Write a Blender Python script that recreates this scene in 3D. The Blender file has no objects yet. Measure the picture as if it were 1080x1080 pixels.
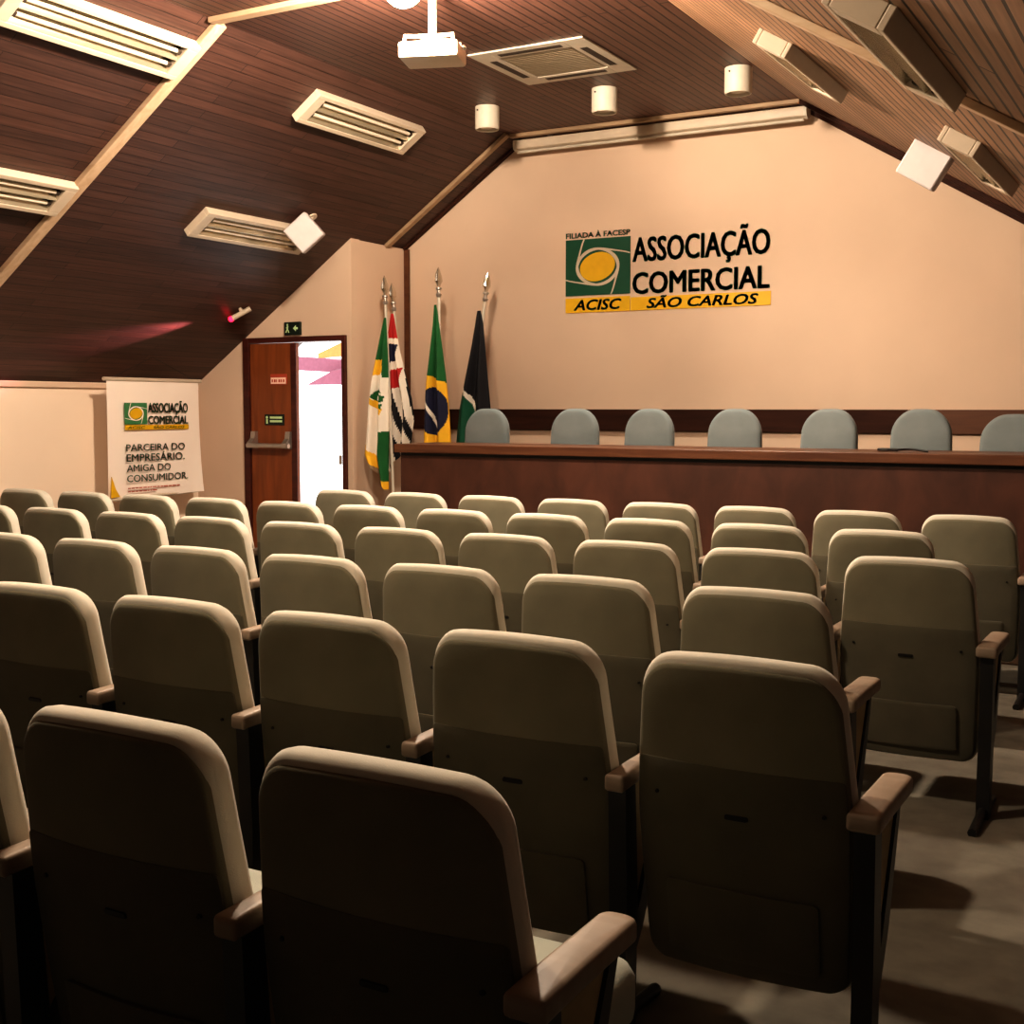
import bpy, bmesh, math, random
from mathutils import Vector, Matrix
random.seed(7)
C = bpy.context.scene.collection
PI = math.pi

# ------------------------------------------------------------------ materials
def new_mat(name):
    m = bpy.data.materials.new(name); m.use_nodes = True
    nt = m.node_tree; b = nt.nodes['Principled BSDF']
    return m, nt, b
def lin(c):
    return tuple((x/255/12.92 if x/255 <= .04045 else ((x/255+.055)/1.055)**2.4) for x in c)
def mat(name, rgb, rough=.6, metal=0., var=.12, scale=18., bump=0., spec=.4, emit=None, estr=0., sheen=0.):
    """plain surface: base colour with a soft noise variation"""
    m, nt, b = new_mat(name)
    c = lin(rgb)
    tc = nt.nodes.new('ShaderNodeTexCoord'); n = nt.nodes.new('ShaderNodeTexNoise')
    n.inputs['Scale'].default_value = scale; n.inputs['Detail'].default_value = 4
    nt.links.new(tc.outputs['Object'], n.inputs['Vector'])
    r = nt.nodes.new('ShaderNodeValToRGB')
    r.color_ramp.elements[0].position = .3; r.color_ramp.elements[1].position = .7
    r.color_ramp.elements[0].color = tuple(x*(1-var) for x in c)+(1,)
    r.color_ramp.elements[1].color = tuple(min(1, x*(1+var)) for x in c)+(1,)
    nt.links.new(n.outputs['Fac'], r.inputs['Fac']); nt.links.new(r.outputs['Color'], b.inputs['Base Color'])
    b.inputs['Roughness'].default_value = rough; b.inputs['Metallic'].default_value = metal
    b.inputs['Specular IOR Level'].default_value = spec
    if sheen: b.inputs['Sheen Weight'].default_value = sheen; b.inputs['Sheen Roughness'].default_value = .4
    if bump:
        bp = nt.nodes.new('ShaderNodeBump'); bp.inputs['Strength'].default_value = bump; bp.inputs['Distance'].default_value = .01
        nt.links.new(n.outputs['Fac'], bp.inputs['Height']); nt.links.new(bp.outputs['Normal'], b.inputs['Normal'])
    if emit:
        b.inputs['Emission Color'].default_value = lin(emit)+(1,); b.inputs['Emission Strength'].default_value = estr
    return m
def plank_mat(name, c1, c2, gap, length, width, gapw, rough, grain=.35, tint=None):
    """boards running along local Y"""
    m, nt, b = new_mat(name); N = nt.nodes.new; L = nt.links.new
    tc = N('ShaderNodeTexCoord'); sp = N('ShaderNodeSeparateXYZ'); cb = N('ShaderNodeCombineXYZ')
    L(tc.outputs['Object'], sp.inputs[0]); L(sp.outputs['Y'], cb.inputs['X']); L(sp.outputs['X'], cb.inputs['Y'])
    br = N('ShaderNodeTexBrick'); br.offset = .37; br.offset_frequency = 2
    br.inputs['Color1'].default_value = lin(c1)+(1,); br.inputs['Color2'].default_value = lin(c2)+(1,)
    br.inputs['Mortar'].default_value = lin(gap)+(1,); br.inputs['Scale'].default_value = 1
    br.inputs['Brick Width'].default_value = length; br.inputs['Row Height'].default_value = width
    br.inputs['Mortar Size'].default_value = gapw; br.inputs['Mortar Smooth'].default_value = .2; br.inputs['Bias'].default_value = -.1
    L(cb.outputs[0], br.inputs['Vector'])
    mp = N('ShaderNodeMapping'); mp.inputs['Scale'].default_value = (1.2, 26, 1); L(cb.outputs[0], mp.inputs['Vector'])
    ns = N('ShaderNodeTexNoise'); ns.inputs['Scale'].default_value = 2.2; ns.inputs['Detail'].default_value = 6; L(mp.outputs[0], ns.inputs['Vector'])
    mr = N('ShaderNodeMapRange'); mr.inputs[1].default_value = .3; mr.inputs[2].default_value = .7
    mr.inputs[3].default_value = 1-grain; mr.inputs[4].default_value = 1+grain; L(ns.outputs['Fac'], mr.inputs[0])
    mx = N('ShaderNodeMix'); mx.data_type = 'RGBA'; mx.blend_type = 'MULTIPLY'; mx.inputs[0].default_value = 1
    L(br.outputs['Color'], mx.inputs[6]); L(mr.outputs[0], mx.inputs[7]); L(mx.outputs[2], b.inputs['Base Color'])
    bp = N('ShaderNodeBump'); bp.inputs['Strength'].default_value = .5; bp.inputs['Distance'].default_value = .004; bp.invert = True
    L(br.outputs['Fac'], bp.inputs['Height']); L(bp.outputs['Normal'], b.inputs['Normal'])
    b.inputs['Roughness'].default_value = rough; b.inputs['Specular IOR Level'].default_value = .35
    return m
def wood_mat(name, c1, c2, rough=.45, sc=(2, 20, 20), spec=.35):
    m, nt, b = new_mat(name); N = nt.nodes.new; L = nt.links.new
    tc = N('ShaderNodeTexCoord'); mp = N('ShaderNodeMapping'); mp.inputs['Scale'].default_value = sc
    L(tc.outputs['Object'], mp.inputs['Vector'])
    ns = N('ShaderNodeTexNoise'); ns.inputs['Scale'].default_value = 1.; ns.inputs['Detail'].default_value = 7; ns.inputs['Distortion'].default_value = .6
    L(mp.outputs[0], ns.inputs['Vector'])
    r = N('ShaderNodeValToRGB'); r.color_ramp.elements[0].position = .3; r.color_ramp.elements[1].position = .72
    r.color_ramp.elements[0].color = lin(c1)+(1,); r.color_ramp.elements[1].color = lin(c2)+(1,)
    L(ns.outputs['Fac'], r.inputs['Fac']); L(r.outputs['Color'], b.inputs['Base Color'])
    b.inputs['Roughness'].default_value = rough; b.inputs['Specular IOR Level'].default_value = spec
    return m
def fabric_mat(name, rgb, rgb2, bump=.25, sheen=.15):
    m, nt, b = new_mat(name); N = nt.nodes.new; L = nt.links.new
    tc = N('ShaderNodeTexCoord')
    n1 = N('ShaderNodeTexNoise'); n1.inputs['Scale'].default_value = 5; n1.inputs['Detail'].default_value = 5
    n2 = N('ShaderNodeTexNoise'); n2.inputs['Scale'].default_value = 420; n2.inputs['Detail'].default_value = 2
    L(tc.outputs['Object'], n1.inputs['Vector']); L(tc.outputs['Object'], n2.inputs['Vector'])
    r = N('ShaderNodeValToRGB'); r.color_ramp.elements[0].position = .3; r.color_ramp.elements[1].position = .7
    r.color_ramp.elements[0].color = lin(rgb)+(1,); r.color_ramp.elements[1].color = lin(rgb2)+(1,)
    L(n1.outputs['Fac'], r.inputs['Fac']); L(r.outputs['Color'], b.inputs['Base Color'])
    bp = N('ShaderNodeBump'); bp.inputs['Strength'].default_value = bump; bp.inputs['Distance'].default_value = .002
    L(n2.outputs['Fac'], bp.inputs['Height']); L(bp.outputs['Normal'], b.inputs['Normal'])
    b.inputs['Roughness'].default_value = .85; b.inputs['Specular IOR Level'].default_value = .2
    b.inputs['Sheen Weight'].default_value = sheen
    return m

M = {}
M['wall'] = mat('cream_paint', (216, 190, 168), .9, var=.035, scale=1.6, spec=.15)
M['wall_lit'] = mat('lit_cream_paint', (246, 226, 206), .9, var=.03, scale=1.6, spec=.15)  # same cream wall paint, colour lightened for the light on the left wall
M['dim_wall'] = mat('dark_grey_bounce_cut', (46, 46, 50), .95, var=.05)  # colour kept dark so the unseen right and back walls bounce less light
M['white'] = mat('white_enamel', (204, 188, 168), .45, var=.03)
M['offwhite'] = mat('off_white_plastic', (205, 196, 180), .5, var=.04)
M['speaker'] = mat('pale_speaker_plastic', (205, 196, 196), .55, var=.03)
M['grille'] = mat('beige_grille', (132, 118, 96), .6, var=.08, scale=60)
M['slot'] = mat('dark_slot', (60, 50, 42), .7)
M['reflector'] = mat('mirror_reflector', (190, 180, 158), .25, metal=.7, var=.08, scale=6)
M['tube'] = mat('unlit_fluorescent_tube', (222, 210, 190), .3, var=.02)
M['black'] = mat('black_plastic', (18, 17, 17), .5)
M['darkmetal'] = mat('dark_painted_metal', (34, 34, 34), .42, var=.15)
M['chrome'] = mat('polished_chrome', (215, 210, 200), .2, metal=1., var=.03)
M['alu'] = mat('brushed_aluminium', (180, 172, 165), .35, metal=.8, var=.05)
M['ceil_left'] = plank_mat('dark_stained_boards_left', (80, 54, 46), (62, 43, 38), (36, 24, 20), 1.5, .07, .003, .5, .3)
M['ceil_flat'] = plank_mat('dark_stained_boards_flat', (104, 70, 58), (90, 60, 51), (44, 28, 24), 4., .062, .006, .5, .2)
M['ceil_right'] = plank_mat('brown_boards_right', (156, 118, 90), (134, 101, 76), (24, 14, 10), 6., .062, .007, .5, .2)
M['beam'] = wood_mat('pale_wood_strip', (190, 160, 130), (212, 186, 158), .5)
M['strip_wood'] = wood_mat('grey_brown_wood_strip', (150, 124, 98), (176, 150, 120), .55)
M['dark_wood'] = wood_mat('dark_brown_wood', (42, 22, 15), (62, 34, 24), .7, spec=.15)
M['mid_wood'] = wood_mat('mid_brown_wood', (78, 46, 30), (100, 62, 40), .45)
M['table_front'] = wood_mat('reddish_brown_veneer', (60, 35, 26), (82, 49, 37), .5, sc=(6, 6, 3))
M['table_top'] = wood_mat('brown_table_edge', (78, 46, 30), (104, 66, 44), .4)
M['door_wood'] = wood_mat('orange_brown_door_veneer', (110, 56, 26), (138, 74, 36), .45, sc=(18, 18, 2))
M['frame_wood'] = wood_mat('dark_red_door_frame', (58, 24, 18), (78, 34, 26), .45)
M['floor'] = mat('grey_carpet', (112, 108, 98), .95, var=.14, scale=9, bump=.4, spec=.1)
M['stage'] = mat('brown_stage_carpet', (92, 74, 60), .95, var=.12, scale=30, spec=.1)
M['cushion'] = fabric_mat('pale_grey_lit_upholstery', (200, 196, 182), (212, 208, 196))  # pale cushion fabric, tone raised to paint the light on the chair tops
M['cover'] = fabric_mat('grey_green_back_cover', (110, 107, 90), (124, 120, 101))
M['shell'] = fabric_mat('dark_grey_green_back_cover', (86, 83, 70), (98, 94, 79))
M['seat'] = fabric_mat('pale_grey_seat_fabric', (160, 166, 156), (176, 180, 168))
M['arm'] = wood_mat('tan_armrest', (132, 117, 102), (150, 134, 118), .5)
M['tan_panel'] = mat('tan_side_panel', (170, 150, 112), .7)
M['blue_fabric'] = fabric_mat('blue_grey_upholstery', (112, 122, 124), (126, 135, 136))
M['green'] = mat('sign_green', (12, 74, 50), .5, var=.05)
M['banner_letter'] = mat('banner_green_lettering', (60, 122, 74), .6, var=.03)
M['letter'] = mat('dark_green_lettering', (24, 104, 76), .5, var=.03)
M['yellow'] = mat('sign_yellow', (226, 176, 22), .5, var=.04)
M['paper'] = mat('banner_vinyl', (254, 240, 228), .6, var=.02, scale=3)
M['red_print'] = mat('red_brown_print', (176, 96, 80), .6)
M['f_green'] = mat('flag_green', (20, 88, 40), .75, var=.12, scale=9)
M['f_dkgreen'] = mat('flag_dark_green', (8, 78, 54), .75, var=.12, scale=9)
M['f_yellow'] = mat('flag_yellow', (232, 178, 40), .75, var=.1, scale=9)
M['f_white'] = mat('flag_white', (238, 228, 214), .75, var=.05, scale=9)
M['f_red'] = mat('flag_red', (178, 34, 34), .75, var=.1, scale=9)
M['f_navy'] = mat('flag_navy', (18, 22, 52), .75, var=.1, scale=9)
M['f_black'] = mat('flag_black', (14, 13, 20), .75, var=.1, scale=9)
M['f_grey'] = mat('flag_grey_lining', (132, 112, 90), .75, var=.1, scale=9)
M['sign_black'] = mat('exit_sign_dark_green', (12, 30, 22), .5)
M['sign_light'] = mat('exit_sign_pale', (196, 226, 170), .5, var=.02)
M['notice'] = mat('notice_white', (250, 214, 196), .6, var=.02)
M['notice_red'] = mat('notice_red', (178, 70, 48), .6, var=.02)
M['red_glow'] = mat('red_lamp_tip', (255, 40, 60), .4, emit=(255, 20, 50), estr=6)
M['bulb'] = mat('lit_bulb', (255, 240, 220), .4, var=.0, emit=(255, 232, 206), estr=1200)
M['outside_white'] = mat('outside_white', (240, 238, 236), .8, var=.02)
M['outside_orange'] = mat('outside_orange_glow', (232, 116, 60), .8, var=.1)  # orange colour stands in for a bright glow beyond the door
M['outside_purple'] = mat('outside_purple_roof', (122, 72, 88), .8, var=.1)

# ------------------------------------------------------------------ mesh helpers
def obj(name, bm, m, parent=None, smooth=None, matrix=None):
    me = bpy.data.meshes.new(name)
    bmesh.ops.recalc_face_normals(bm, faces=bm.faces)
    bm.to_mesh(me); bm.free()
    for x in (m if isinstance(m, (list, tuple)) else [m]): me.materials.append(x)
    if smooth is not None:
        me.shade_smooth(); me.set_sharp_from_angle(angle=math.radians(smooth))
    o = bpy.data.objects.new(name, me); C.objects.link(o)
    if parent: o.parent = parent
    if matrix is not None: o.matrix_local = matrix
    return o
def tag(o, label=None, cat=None, group=None, kind=None):
    if label: o['label'] = label
    if cat: o['category'] = cat
    if group: o['group'] = group
    if kind: o['kind'] = kind
    return o
def thing(name, label, cat, loc=(0, 0, 0), rotz=0, group=None, kind=None):
    o = bpy.data.objects.new(name, None); C.objects.link(o); o.empty_display_size = .1
    o.location = loc; o.rotation_euler = (0, 0, rotz)
    return tag(o, label, cat, group, kind)
def struct(name, bm, m, smooth=None, matrix=None, label=None, cat=None):
    o = obj(name, bm, m, None, smooth, matrix); return tag(o, label, cat, None, 'structure')
def BM(): return bmesh.new()
def box(bm, x0, x1, y0, y1, z0, z1, bev=0., T=None):
    v = [bm.verts.new((x, y, z)) for x in (x0, x1) for y in (y0, y1) for z in (z0, z1)]
    fs = [bm.faces.new([v[i] for i in q]) for q in ((0, 1, 3, 2), (4, 6, 7, 5), (0, 4, 5, 1), (2, 3, 7, 6), (0, 2, 6, 4), (1, 5, 7, 3))]
    vv = list(v)
    if bev:
        es = list({e for f in fs for e in f.edges})
        r = bmesh.ops.bevel(bm, geom=es, offset=bev, segments=2, profile=.5, affect='EDGES')
        vv = list({w for w in r['verts']} | {w for w in v if w.is_valid})
    if T is not None:
        for w in vv: w.co = T @ w.co
    return vv
def poly_prism(bm, pts, a, b, axis='Y'):
    """polygon in XZ (axis Y), YZ (axis X) or XY (axis Z) pulled from a to b"""
    def P(u, w, t): return {'Y': (u, t, w), 'X': (t, u, w), 'Z': (u, w, t)}[axis]
    A = [bm.verts.new(P(u, w, a)) for u, w in pts]; B = [bm.verts.new(P(u, w, b)) for u, w in pts]
    bm.faces.new(A); bm.faces.new(B[::-1]); n = len(pts)
    for i in range(n): bm.faces.new((A[i], A[(i+1) % n], B[(i+1) % n], B[i]))
def tube(bm, pts, r, n=10, caps=True):
    pts = [Vector(p) for p in pts]; rs = r if isinstance(r, (list, tuple)) else [r]*len(pts)
    rings = []; ref = None
    for i, p in enumerate(pts):
        d = (pts[min(i+1, len(pts)-1)]-pts[max(i-1, 0)]).normalized()
        if ref is None: ref = Vector((1, 0, 0)) if abs(d.x) < .8 else Vector((0, 1, 0))
        u = (ref - d*ref.dot(d)).normalized(); w = d.cross(u); ref = u
        rings.append([bm.verts.new(p+(u*math.cos(2*PI*k/n)+w*math.sin(2*PI*k/n))*rs[i]) for k in range(n)])
    for a, b in zip(rings, rings[1:]):
        for k in range(n): bm.faces.new((a[k], a[(k+1) % n], b[(k+1) % n], b[k]))
    if caps: bm.faces.new(rings[0][::-1]); bm.faces.new(rings[-1])
def lathe(bm, prof, n=24, T=None):
    """profile of (radius, height) about local Z"""
    rings = []
    for r, z in prof:
        if r < 1e-6: rings.append([bm.verts.new((0, 0, z))])
        else: rings.append([bm.verts.new((r*math.cos(2*PI*k/n), r*math.sin(2*PI*k/n), z)) for k in range(n)])
    for a, b in zip(rings, rings[1:]):
        for k in range(n):
            q = [a[k % len(a)], a[(k+1) % len(a)], b[(k+1) % len(b)], b[k % len(b)]]
            q2 = []
            for w in q:
                if w not in q2: q2.append(w)
            if len(q2) > 2: bm.faces.new(q2)
    if len(rings[0]) > 1: bm.faces.new(rings[0][::-1])
    if len(rings[-1]) > 1: bm.faces.new(rings[-1])
    if T is not None:
        for a in rings:
            for w in a: w.co = T @ w.co
def rounded(w0, z0, z1, rb, rt, n=7, wtop=None, arch=0., m=8):
    """closed outline (x,z): rounded rectangle, half width w0 below to wtop above, arched top edge"""
    wtop = wtop or w0; out = []
    def arc(cx, cz, r, a0, a1): return [(cx+r*math.cos(a0+(a1-a0)*i/n), cz+r*math.sin(a0+(a1-a0)*i/n)) for i in range(n+1)]
    out += arc(-w0+rb, z0+rb, rb, PI, 1.5*PI)
    out += [(-w0+rb+(2*w0-2*rb)*i/m, z0) for i in range(1, m)]
    out += arc(w0-rb, z0+rb, rb, 1.5*PI, 2*PI)
    out += [(w0, z0+rb+(z1-rt-z0-rb)*i/m) for i in range(1, m)]
    out += arc(w0-rt, z1-rt, rt, 0, .5*PI)
    out += [(w0-rt-(2*w0-2*rt)*i/m, z1) for i in range(1, m)]
    out += arc(-w0+rt, z1-rt, rt, .5*PI, PI)
    out += [(-w0, z1-rt-(z1-rt-z0-rb)*i/m) for i in range(1, m)]
    res = []
    for x, z in out:
        t = (z-z0)/(z1-z0)
        res.append((x*(1+(wtop/w0-1)*t), z+arch*t*(1-(x/w0)**2)))
    return res
def slab(bm, outline, layers, fmap, bulge=0., back_bulge=0.):
    """stack of inset copies of an outline, both ends closed by rings so the faces can curve; fmap(x, d, z) -> point"""
    n = len(outline); cx = sum(p[0] for p in outline)/n; cz = sum(p[1] for p in outline)/n
    nor = []
    for i in range(n):
        a = Vector(outline[i-1]); b = Vector(outline[(i+1) % n]); d = (b-a).normalized(); nor.append(Vector((d.y, -d.x)))
    def ring(ins, d, s=1., bl=0.):
        r = []
        for i in range(n):
            x = outline[i][0]-nor[i].x*ins; z = outline[i][1]-nor[i].y*ins
            r.append(bm.verts.new(fmap(cx+(x-cx)*s, d+bl, cz+(z-cz)*s)))
        return r
    seq = []
    ins0, d0 = layers[0][1], layers[0][0]; ins1, d1 = layers[-1][1], layers[-1][0]
    for s in (.2, .45, .7, .88): seq.append(ring(ins0, d0, s, back_bulge*(1-s*s)))
    for d, ins in layers: seq.append(ring(ins, d))
    for s in (.88, .7, .45, .2): seq.append(ring(ins1, d1, s, bulge*(1-s*s)))
    for a, b in zip(seq, seq[1:]):
        for k in range(n): bm.faces.new((a[k], a[(k+1) % n], b[(k+1) % n], b[k]))
    c0 = bm.verts.new(fmap(cx, d0+back_bulge, cz)); c1 = bm.verts.new(fmap(cx, d1+bulge, cz))
    for k in range(n):
        bm.faces.new((c0, seq[0][(k+1) % n], seq[0][k])); bm.faces.new((c1, seq[-1][k], seq[-1][(k+1) % n]))
def text_bm(body, width, height, bold=0., shear=0., x0=0., z0=0., depth=.003, sy=1):
    """lettering fitted to a width x height box in the XZ plane, facing -Y"""
    cu = bpy.data.curves.new('lettering', 'FONT'); cu.body = body; cu.size = 1; cu.shear = shear
    cu.resolution_u = 3
    o = bpy.data.objects.new('lettering_source', cu); C.objects.link(o)
    dg = bpy.context.evaluated_depsgraph_get(); dg.update()
    me = bpy.data.meshes.new_from_object(o.evaluated_get(dg))
    bpy.data.objects.remove(o); bpy.data.curves.remove(cu)
    bm = BM(); bm.from_mesh(me); bpy.data.meshes.remove(me)
    xs = [v.co.x for v in bm.verts]; ys = [v.co.y for v in bm.verts]
    bw = bold*height*.9
    ax, bx, ay, by = min(xs), max(xs), min(ys), max(ys)
    for v in bm.verts:
        v.co = Vector((x0+bw+(v.co.x-ax)/(bx-ax)*(width-2*bw), -depth*sy, z0+bw*.6+(v.co.y-ay)/(by-ay)*(height-1.2*bw)))
    if bw:
        src = list(bm.faces)
        for dx, dz in ((-1, 0), (1, 0), (-.7, .55), (.7, .55), (-.7, -.55), (.7, -.55)):
            g = bmesh.ops.duplicate(bm, geom=src)
            for w in g['geom']:
                if isinstance(w, bmesh.types.BMVert): w.co.x += dx*bw; w.co.z += dz*bw
    return bm
def dup(root, **kw):
    r = root.copy(); C.objects.link(r)
    for k, v in kw.items(): r[k] = v
    for ch in list(root.children):
        c = ch.copy(); C.objects.link(c); c.parent = r
        for g in list(ch.children):
            d = g.copy(); C.objects.link(d); d.parent = c
    return r

# ------------------------------------------------------------------ room measures
XL, XR, YB, YF, YD, XC = -8.03, .63, -2.2, 9.2, 8.4, -6.285
KZ = 1.66
CLx, CRx, CZ = -5.09, -2.70, 3.67          # creases where the slopes meet the flat ceiling
SL = (CZ-KZ)/(CLx-XL); SR = .605
def roof(x):
    if x < CLx: return KZ+(x-XL)*SL
    if x > CRx: return CZ-(x-CRx)*SR
    return CZ
ZR = roof(XR)
# frames on the ceiling: local z points into the room, y along the room
def frame(d, n, p):
    y = n.cross(d); return Matrix(((d.x, y.x, n.x, p[0]), (d.y, y.y, n.y, p[1]), (d.z, y.z, n.z, p[2]), (0, 0, 0, 1)))
dL = Vector((-1, 0, -SL)).normalized(); nL = Vector((SL, 0, -1)).normalized()
dR = Vector((-1, 0, SR)).normalized(); nR = Vector((-SR, 0, -1)).normalized()
def on_left(x, y): return frame(dL, nL, (x, y, roof(x)))
def on_right(x, y): return frame(dR, nR, (x, y, roof(x)))
def on_flat(x, y): return frame(Vector((-1, 0, 0)), Vector((0, 0, -1)), (x, y, CZ))

# ------------------------------------------------------------------ shell
b = BM(); box(b, XL-.15, XR+.15, YB-.15, YF+.15, -.12, 0); struct('floor', b, M['floor'])
T = on_left(CLx, 0); LL = math.hypot(CLx-XL, CZ-KZ)
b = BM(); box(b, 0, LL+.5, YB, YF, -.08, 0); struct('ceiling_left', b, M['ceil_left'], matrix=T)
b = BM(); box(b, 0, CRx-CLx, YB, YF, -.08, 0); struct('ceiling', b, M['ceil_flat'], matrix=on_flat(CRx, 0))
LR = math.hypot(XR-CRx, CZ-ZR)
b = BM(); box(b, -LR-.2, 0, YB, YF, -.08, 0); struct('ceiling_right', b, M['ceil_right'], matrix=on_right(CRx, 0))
b = BM(); poly_prism(b, [(XC-.12, 0), (XR+.1, 0), (XR+.1, roof(XR+.1)), (CRx, CZ), (CLx, CZ), (XC-.12, roof(XC-.12))], YF, YF+.12)
struct('wall_front', b, M['wall'])
b = BM(); box(b, XL-.12, XL, YB, YD+.12, 0, KZ+.02); struct('wall_left', b, M['wall_lit'])
b = BM(); box(b, XR, XR+.12, YB, YF+.12, 0, ZR+.02); struct('wall_right', b, M['dim_wall'])
b = BM(); poly_prism(b, [(XL-.1, 0), (XR+.1, 0), (XR+.1, ZR), (CRx, CZ), (CLx, CZ), (XL-.1, KZ)], YB-.12, YB); struct('wall_back', b, M['dim_wall'])
b = BM(); box(b, XC-.12, XC, YD+.12, YF, 0, roof(XC)-.005); struct('wall_return', b, M['wall'])
DX0, DX1, DZ = -7.45, -6.335, 2.06          # door frame outer size
b = BM()
poly_prism(b, [(XL, 0), (DX0, 0), (DX0, DZ), (DX0, min(DZ, roof(DX0))), (XL, KZ)], YD, YD+.12) if roof(DX0) <= DZ else poly_prism(b, [(XL, 0), (DX0, 0), (DX0, roof(DX0)), (XL, KZ)], YD, YD+.12)
poly_prism(b, [(DX1, 0), (XC, 0), (XC, roof(XC)), (DX1, roof(DX1))], YD, YD+.12)
xk = max(DX0, XL+(DZ-KZ)/SL)
poly_prism(b, [(xk, DZ), (DX1, DZ), (DX1, roof(DX1)), (xk, max(DZ, roof(xk)))], YD, YD+.12) if roof(xk) > DZ+.001 else poly_prism(b, [(xk, DZ), (DX1, DZ), (DX1, roof(DX1))], YD, YD+.12)
struct('wall_door', b, M['wall'])
# stage behind and under the table
b = BM(); box(b, XC+.002, XR-.002, 7.45, YF-.002, 0, .35, .01); tag(struct('floor_stage', b, M['stage']))
# vertical dark trim in the corner and the horizontal boards on the front wall
b = BM(); box(b, XC, XC+.045, YF-.03, YF, .35, roof(XC)-.01); struct('trim_1', b, M['mid_wood'])
b = BM(); box(b, XC+.05, -1.93, YF-.025, YF, 1.272, 1.445, .004); struct('trim_2', b, M['dark_wood'])
b = BM(); box(b, -1.925, XR, YF-.025, YF, 1.272, 1.445, .004); struct('trim_3', b, M['mid_wood'])
# pale strip across the left slope, its bend along the flat ceiling, and the one on the right slope
def strip(name, segs, m, label=None):
    b = BM()
    for Tm, a, c, y, w, h in segs: box(b, a, c, y-w/2, y+w/2, 0, h, .004, Tm)
    return struct(name, b, m)
strip('trim_4', [(on_left(CLx, 0), 0, LL, 5.57, .085, .035)], M['beam'])
strip('trim_5', [(on_flat(CRx, 0), 0, CRx-CLx, 5.51, .07, .03)], M['beam'])
strip('trim_6', [(on_right(CRx, 0), -LR, 0, 4.57, .07, .03)], M['beam'])
strip('trim_7', [(on_left(CLx, 0), 0, math.hypot(CLx-XC, CZ-roof(XC)), 8.9, .06, .03)], M['strip_wood'])
strip('trim_8', [(on_flat(CRx, 0), 0, CRx-CLx, 8.97, .05, .03)], M['strip_wood'])
strip('trim_9', [(on_right(CRx, 0), -LR, 0, 9.16, .05, .05)], M['dark_wood'])
strip('trim_10', [(on_right(CRx, 0), -LR, 0, 8.98, .05, .03)], M['dark_wood'])
strip('trim_11', [(on_left(CLx, 0), 0, math.hypot(CLx-XC, CZ-roof(XC)), 9.17, .05, .02)], M['dark_wood'])
b = BM(); box(b, XL, XL+.03, YB, YD, KZ-.045, KZ-.005); struct('trim_12', b, M['wall'])
for nm, q in (('baseboard_left', (XL, XL+.015, YB, YD)), ('baseboard_right', (XR-.015, XR, YB, 7.4))):
    b = BM(); box(b, *q, 0, .08, .003); struct(nm, b, M['mid_wood'])

# ------------------------------------------------------------------ door
D = thing('door_1', None, None, (-6.88, YD, 0), kind='structure')
b = BM()
for q in ((DX0, DX0+.065, 0, DZ), (DX1-.04, DX1, 0, DZ), (DX0+.065, DX1-.04, DZ-.045, DZ)):
    box(b, q[0]+6.88, q[1]+6.88, -.03, .125, q[2], q[3], .004)
obj('door_frame', b, M['frame_wood'], D)
b = BM(); lx0, lx1 = DX0+.068+6.88, .01
box(b, lx0, lx1, -.01, .03, .01, DZ-.05, .004)
leaf = obj('door_leaf', b, M['door_wood'], D)
b = BM(); box(b, lx1-.055, lx1+.005, -.02, -.0105, .02, DZ-.055, .003); obj('meeting_strip', b, M['frame_wood'], leaf)
b = BM()
tube(b, [(lx0+.02, -.085, 1.128), (lx1-.03, -.085, 1.128)], .022, 10)
for x in (lx0+.05, lx1-.075):
    poly_prism(b, [(-.01, 1.10), (-.1, 1.11), (-.1, 1.15), (-.055, 1.19), (-.045, 1.25), (-.01, 1.25)], x-.025, x+.025, 'X')
obj('push_bar', b, M['alu'], leaf)
b = BM(); box(b, -.27, -.09, -.018, -.0105, 1.655, 1.745, .002); nt_ = obj('notice_plate', b, M['notice_red'], leaf)
b = BM(); box(b, -.262, -.098, -.021, -.0182, 1.662, 1.715)
obj('notice_band', b, M['notice'], nt_)
b = BM()
for i, w in enumerate((.018, .024, .012, .022, .016, .02)):
    x = -.252+i*.025; box(b, x, x+w*.8, -.0225, -.0212, 1.675, 1.70)
obj('notice_print', b, M['notice_red'], nt_)
b = BM(); box(b, -.345+.005, -.125, -.018, -.0105, 1.305, 1.40, .002); pp = obj('push_sign', b, M['sign_black'], leaf)
b = BM()
lathe(b, [(0, 0), (.012, .0), (.012, .001), (0, .001)], 12, Matrix.Translation((-.313, -.0195, 1.372)) @ Matrix.Rotation(PI/2, 4, 'X'))
box(b, -.322, -.304, -.02, -.0185, 1.318, 1.358)
for z in (1.362, 1.33): box(b, -.28, -.145, -.02, -.0185, z, z+.018)
obj('push_sign_marks', b, M['sign_light'], pp)
# open right-hand leaf, swung outwards
b = BM(); box(b, .49, .53, .03, .56, .01, DZ-.05, .004); obj('door_leaf', b, M['door_wood'], D)
b = BM(); box(b, .48, .505, -.045, -.028, .98, 1.06, .003); obj('strike_plate', b, M['alu'], D)

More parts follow.
